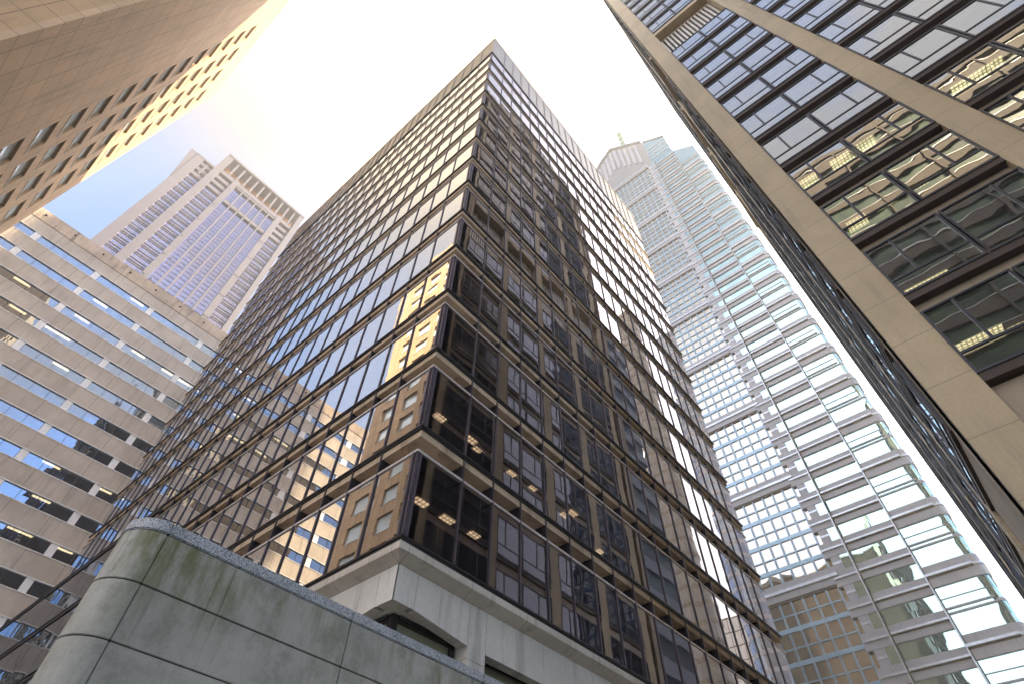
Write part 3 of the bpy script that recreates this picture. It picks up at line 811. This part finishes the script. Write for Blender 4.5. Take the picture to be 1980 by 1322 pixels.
# curtain-wall part: glass, mullions, rails in four-storey modules
mb = MB(); FC.box(mb, Y(13.27), Y(32), -.3, -.1, GROUND, Zc(183), M['glass_y']); mb.build('grid_glazing', towC)
k = 0; mz = []
ys = [13.9 + 1.62 * i for i in range(12)]
for y in ys:
    q = MB(); FC.box(q, Y(y) - .12, Y(y) - .04, -.1, .10, GROUND, Zc(183), M['mull_b']); FC.box(q, Y(y) + .04, Y(y) + .12, -.1, .10, GROUND, Zc(183), M['mull_b']); q.build('mullion', towC)
for j in range(-2, 10):
    zb = 38.8 + 16.1 * j
    if zb > 184: continue
    q = MB()
    FC.box(q, Y(13.27), Y(32), -.1, .20, Zc(zb + .10), Zc(zb + 2.35), M['clad']); FC.box(q, Y(13.27), Y(32), -.1, .45, Zc(zb + 1.05), Zc(zb + 1.45), M['clad_lt'])
    FC.box(q, Y(13.27), Y(32), -.1, .12, Zc(zb - .25), Zc(zb + .098), M['dark'])
    q.build('module_band', towC)
    for t in range(4):
        q = MB(); b = zb - 4.03 * t
        FC.box(q, Y(13.9), Y(32), -.1, .06, Zc(b - 2.0), Zc(b - 1.85), M['mull_b'])
        if t < 3: FC.box(q, Y(13.9), Y(32), -.1, .07, Zc(b - 4.0), Zc(b - 3.45), M['mull_b'])
        q.build('rail', towC)
# banded parts
s2, s3 = [], []
mb = MB(); FC.box(mb, Y(4.1), Y(13.27), -.2, .05, GROUND, Zc(183.9), M['glass_g']); FC.box(mb, Y(-1.1), Y(4.1), -.2, .45, GROUND, Zc(168.7), M['glass_g'])
mb.build('band_glazing', towC)
z = 183.9 - 4.03 * 0; b0 = 46.45; j = -14
while True:
    zb = b0 + 4.03 * j; j += 1
    if zb < -8: continue
    if zb > 183: break
    q = MB()
    FC.box(q, Y(4.15), Y(10.74), .05, .30, Zc(zb), Zc(zb + 2.05), M['clad']); FC.box(q, Y(4.15), Y(10.74), .05, .62, Zc(zb + .95), Zc(zb + 1.18), M['clad_lt'])
    FC.box(q, Y(4.15), Y(10.74), .05, .40, Zc(zb + .80), Zc(zb + .948), M['dark'])
    s2.append(q)
    q = MB()
    FC.box(q, Y(10.78), Y(13.9), .05, .16, Zc(zb), Zc(zb + 2.05), M['clad']); FC.box(q, Y(10.78), Y(13.9), .05, .42, Zc(zb + .95), Zc(zb + 1.18), M['clad_lt'])
    FC.box(q, Y(12.06), Y(13.27), .05, .14, Zc(zb + 2.06), Zc(zb + 4.0), M['clad']); FC.box(q, Y(12.06), Y(13.27), .05, .2, Zc(zb + 2.9), Zc(zb + 3.2), M['clad_lt'])
    FC.box(q, Y(13.3), Y(13.9), .05, .15, Zc(zb + 3.75), Zc(zb + 4.0), M['dark'])
    s3.append(q)
spread(towC, 'spandrel', s2); spread(towC, 'stepped_panel', s3)
its = []; j = -8
while True:
    zb = 42.84 + 8.05 * j; j += 1
    if zb < -6: continue
    if zb > 166: break
    q = MB()
    FC.box(q, Y(-1.1), Y(4.06), .45, .70, Zc(zb), Zc(zb + 2.55), M['clad']); FC.box(q, Y(-1.1), Y(4.06), .45, 1.05, Zc(zb + 1.25), Zc(zb + 1.55), M['clad_lt'])
    FC.box(q, Y(-1.1), Y(4.06), .45, .75, Zc(zb + 1.05), Zc(zb + 1.248), M['dark'])
    for h in (4.9, 5.45): FC.box(q, Y(-1.1), Y(4.06), .45, .62, Zc(zb + h), Zc(zb + h + .18), M['clad'])
    FC.box(q, Y(-1.1), Y(4.06), .45, .54, Zc(zb + 6.6), Zc(zb + 6.68), M['clad'])
    its.append(q)
spread(towC, 'wide_spandrel', its)
its = []
for y in (4.1, 10.76):
    q = MB(); FC.box(q, Y(y) - .18, Y(y) - .06, .3, .85, GROUND, Zc(181 if y < 5 else 184), M['dark']); FC.box(q, Y(y) - .02, Y(y) + .12, .0, .6, GROUND, Zc(181 if y < 5 else 184), M['clad_lt']); q.build('corner_fin', towC)
# rounded bay on the right edge
def arc(r, n=8):
    e = r - 1.7; r = .5 + e          # e: how far it stands proud
    return [(GX - .30 - e, Y(-1.1))] + [(GX - .30 + .5 - r * math.cos(math.pi / 2 * k / n), Y(-1.3) - r * math.sin(math.pi / 2 * k / n)) for k in range(n + 1)]
mb = MB(); pts = arc(1.7) + [(GX + 4, Y(-1.8)), (GX + 4, Y(-1.1))]
slab(mb, pts, GROUND, Zc(168.7), M['glass_g']); mb.build('corner_bay', towC)
j = -8
while True:
    zb = 42.84 + 8.05 * j; j += 1
    if zb < -6: continue
    if zb > 166: break
    mb = MB(); pts = arc(1.9) + [(GX + 4, Y(-2.0)), (GX + 4, Y(-1.1))]; slab(mb, pts, Zc(zb), Zc(zb + 2.55), M['clad'])
    mb.build('bay_band', towC)
    pts = arc(2.05) + [(GX + 4, Y(-2.15)), (GX + 4, Y(-1.1))]; mb = MB(); slab(mb, pts, Zc(zb + 1.25), Zc(zb + 1.55), M['clad_lt']); mb.build('bay_ledge', towC)
    mb = MB(); slab(mb, arc(1.8) + [(GX + 4, Y(-1.9)), (GX + 4, Y(-1.1))], Zc(zb + 5), Zc(zb + 5.3), M['clad']); mb.build('bay_rail', towC)
# crown
mb = MB(); FC.poly(mb, [(Y(32), Zc(183.02)), (Y(32), Zc(208)), (Y(28.73), Zc(213.1)), (Y(23.3), Zc(218.6)), (Y(11.9), Zc(206.2)), (Y(11.46), Zc(203.9)), (Y(11.46), Zc(183.02))], -1.5, -.1, M['glass_y'])
FC.poly(mb, [(Y(11.4), Zc(183.95)), (Y(11.4), Zc(203.9)), (Y(4.4), Zc(197.2)), (Y(4.15), Zc(183.95))], -1.5, .1, M['glass_g'])
FC.poly(mb, [(Y(4.06), Zc(168.75)), (Y(4.06), Zc(181.4)), (Y(-1.7), Zc(175.7)), (Y(-1.8), Zc(172.3)), (Y(-1.8), Zc(168.75))], -1.5, .45, M['glass_g'])
mb.build('crown_glazing', towC)
for y in [14.5 + 1.9 * i for i in range(9)]:
    q = MB(); top = 205.5 + (y - 11.8) * 1.05 if y < 23.3 else 218 - (y - 23.3) * 1.2
    FC.box(q, Y(y) - .45, Y(y) + .45, -.1, .15, Zc(max(184, top - 18)), Zc(top - 1.5), M['clad']); q.build('crown_rib', towC)
for z in (186.5, 189.5, 192.5, 195.0):
    q = MB(); FC.box(q, Y(4.6), Y(11.3), .1, .22, Zc(z), Zc(z + .35), M['clad']); q.build('crown_rail', towC)
for a, b in (((32, 208), (28.73, 213.1)), ((28.73, 213.1), (23.3, 218.6)), ((23.3, 218.6), (11.9, 206.2)), ((11.4, 203.9), (4.3, 197.2)), ((4.06, 181.4), (-1.7, 175.7))):
    q = MB(); FC.poly(q, [(Y(a[0]), Zc(a[1]) + .02), (Y(b[0]), Zc(b[1]) + .02), (Y(b[0]), Zc(b[1]) + .5), (Y(a[0]), Zc(a[1]) + .5)], -1.6, .5, M['clad']); q.build('crown_coping', towC)
mb = MB(); mb.box(GX + 1.6, GX + 22, Y(-1.75), Y(32), GROUND, Zc(168), M['clad']); mb.box(GX + 1.6, GX + 16, Y(12), Y(31), Zc(168), Zc(200), M['clad']); mb.build('tower_body', towC)
# lattice mast
M['mast'] = plain('mast_paint', (.35, .48, .44), .5, .2)
mb = MB(); bx, by = GX + 2, Y(18.0) + .3; z0, z1 = 200, 238
def strut(mb, p, q, r, mat):
    p = Vector(p); q = Vector(q); d = (q - p).normalized(); a = d.orthogonal().normalized(); b = d.cross(a)
    A = [tuple(p + (a * math.cos(t) + b * math.sin(t)) * r) for t in (0, 2.09, 4.19)]; B = [tuple(q + (a * math.cos(t) + b * math.sin(t)) * r * .8) for t in (0, 2.09, 4.19)]
    mb.prism(A, B, mat)
prev = None
for i in range(13):
    t = i / 12; z = Zc(z0 + (z1 - z0) * t); r = 1.3 * (1 - t) + .12
    cur = [(bx + r * sx, by + r * sy, z) for sx, sy in ((-1, -1), (1, -1), (1, 1), (-1, 1))]
    for a in range(4): strut(mb, cur[a], cur[(a + 1) % 4], .12, M['mast'])
    if prev:
        for a in range(4): strut(mb, prev[a], cur[a], .16, M['mast']); strut(mb, prev[a], cur[(a + 1) % 4], .10, M['mast'])
    prev = cur
strut(mb, (bx, by, Zc(z1 - 2)), (bx, by, Zc(z1 + 5)), .15, M['mast'])
for zz in (214, 219, 224, 229): mb.box(bx - 1.5, bx + 1.5, by - .9, by + .9, Zc(zz), Zc(zz + .8), M['mast'])
mb.build('lattice_mast', towC)

# ================================================================== buildings out of view: mirrored in the glass, one added for shade
M['tan'] = stone('tan_bands', (.13, .10, .075), .1, .2, (.2, .16, .12), ((1, 3.2, 0),), .5, jw=.03)
M['green'] = plain('green_glass', (.06, .085, .045), .25, 0, .4, .3)
M['slate'] = plain('slate_tower', (.07, .09, .12), .35, 0, .3, .3)
M['bluet'] = glass('sea_blue_glass', 2.6, (.03, .10, .20), (.6, .8, 1.0), 0, wav=.2, wscale=.1)
rW = thing('green_banded_building', 'tan building with green glass bands, mirrored in the windows of the stone pier tower', 'office building', (-30, -40, GROUND))
FWW = Face('x', -32.0, 1); b_ = []
TOPW = CZ + 91
mb = MB(); mb.box(-42, -32.01, -100, -19, GROUND, TOPW, M['green']); mb.build('glazing', rW)
z = GROUND + 2
while z < TOPW - 2:
    q = MB(); FWW.box(q, -100, -19, 0, .4, z, z + 1.7, M['tan']); FWW.box(q, -100, -19, .4, .46, z + 1.5, z + 1.62, M['white_frame']); b_.append(q); z += 4.0
spread(rW, 'spandrel', b_)
its = []
for k in range(12):
    q = MB(); FWW.box(q, -98 + k * 7, -97.75 + k * 7, .0, .6, GROUND, TOPW, M['tan']); its.append(q)
spread(rW, 'column', its)
mb = MB(); mb.box(-42.2, -31.5, -100.2, -18.8, TOPW + .002, TOPW + 1.2, M['tan']); mb.build('parapet', rW)
def rtower(name, label, a0, a1, R0, h, mat):
    ca, cb = math.radians(a0), math.radians(a1)
    C1 = Vector((CX, -CY, 0))
    x0 = C1.x + R0 * math.cos(ca); y0 = C1.y + R0 * math.sin(ca); x1 = C1.x + R0 * math.cos(cb); y1 = C1.y + R0 * math.sin(cb)
    rt = thing(name, label, 'tower', (x0, y0, GROUND)); w = abs(y1 - y0)
    mb = MB(); n_ = 20; r = w / 2; cx_, cy_ = x0 + r, (y0 + y1) / 2
    slab(mb, [(cx_ + r * math.cos(t * 2 * math.pi / n_), cy_ + r * math.sin(t * 2 * math.pi / n_)) for t in range(n_)], GROUND, CZ + h, mat); mb.build('shaft', rt)
    z = GROUND + 3; q = MB()
    while z < CZ + h - 2:
        slab(q, [(cx_ + (r + .12) * math.cos(t * 2 * math.pi / n_), cy_ + (r + .12) * math.sin(t * 2 * math.pi / n_)) for t in range(n_)], z, z + .9, M['clad' if mat == M['bluet'] else 'dark']); z += 4
    q.build('floor_rings', rt)
rtower('slate_tower', 'slender round topped slate tower, mirrored in the right face of the glass block', -24.3, -20.8, 130, 172, M['slate'])
gt = thing('pale_grid_tower', 'broad white gridded tower, mirrored as white strips in the right face of the glass block', 'office tower', (170, -66, GROUND))
M['white_clad'] = plain('white_cladding', (.82, .80, .76), .6)
mb = MB(); mb.box(170, 190, -97, -38, GROUND, CZ + 85, M['white_clad']); mb.build('shaft', gt)
GF = Face('x', 170, -1); q = MB()
for i in range(29): GF.box(q, -96.9 + i * 2.1, -96.78 + i * 2.1, 0, .15, GROUND, CZ + 84.9, M['dark'])
q.build('joint_lines', gt)
q = MB()
for i in range(22): GF.box(q, -97, -38, .0, .1, GROUND + 4.1 * i, GROUND + 4.1 * i + .25, M['dark'])
q.build('floor_lines', gt)
nb = thing('added_shade_block', 'unseen grey banded block added beyond the pier tower to shade the glass block', 'office building', (50, -40, GROUND))  # unseen block, added to keep sun off the right front's far end
mb = MB(); mb.box(42, 57, -62, -18.2, GROUND, CZ + 82, M['slate']); mb.build('glazing', nb)
b_ = []; z = GROUND + 2.5
while z < CZ + 82:
    q = MB(); q.box(41.8, 57.2, -62.2, -18, z, z + 1.6, M['clad']); b_.append(q); z += 3.9
spread(nb, 'spandrel', b_)
rtower('sea_blue_tower', 'broad sea blue glass tower, mirrored near the right edge of the glass block', -19.2, -15.5, 150, 178, M['bluet'])

# ================================================================== air
mt, nt, out = new_mat('haze_air')
vs = nt.nodes.new("ShaderNodeVolumePrincipled"); vs.inputs['Density'].default_value = 0.0011; vs.inputs['Color'].default_value = (1, .95, .86, 1); vs.inputs['Anisotropy'].default_value = .45
lk(nt, vs.outputs[0], out.inputs['Volume'])
mb = MB(); mb.box(-90, 130, -110, 200, GROUND - 2.5, CZ + 250, mt); mb.build('haze', kind='stuff')
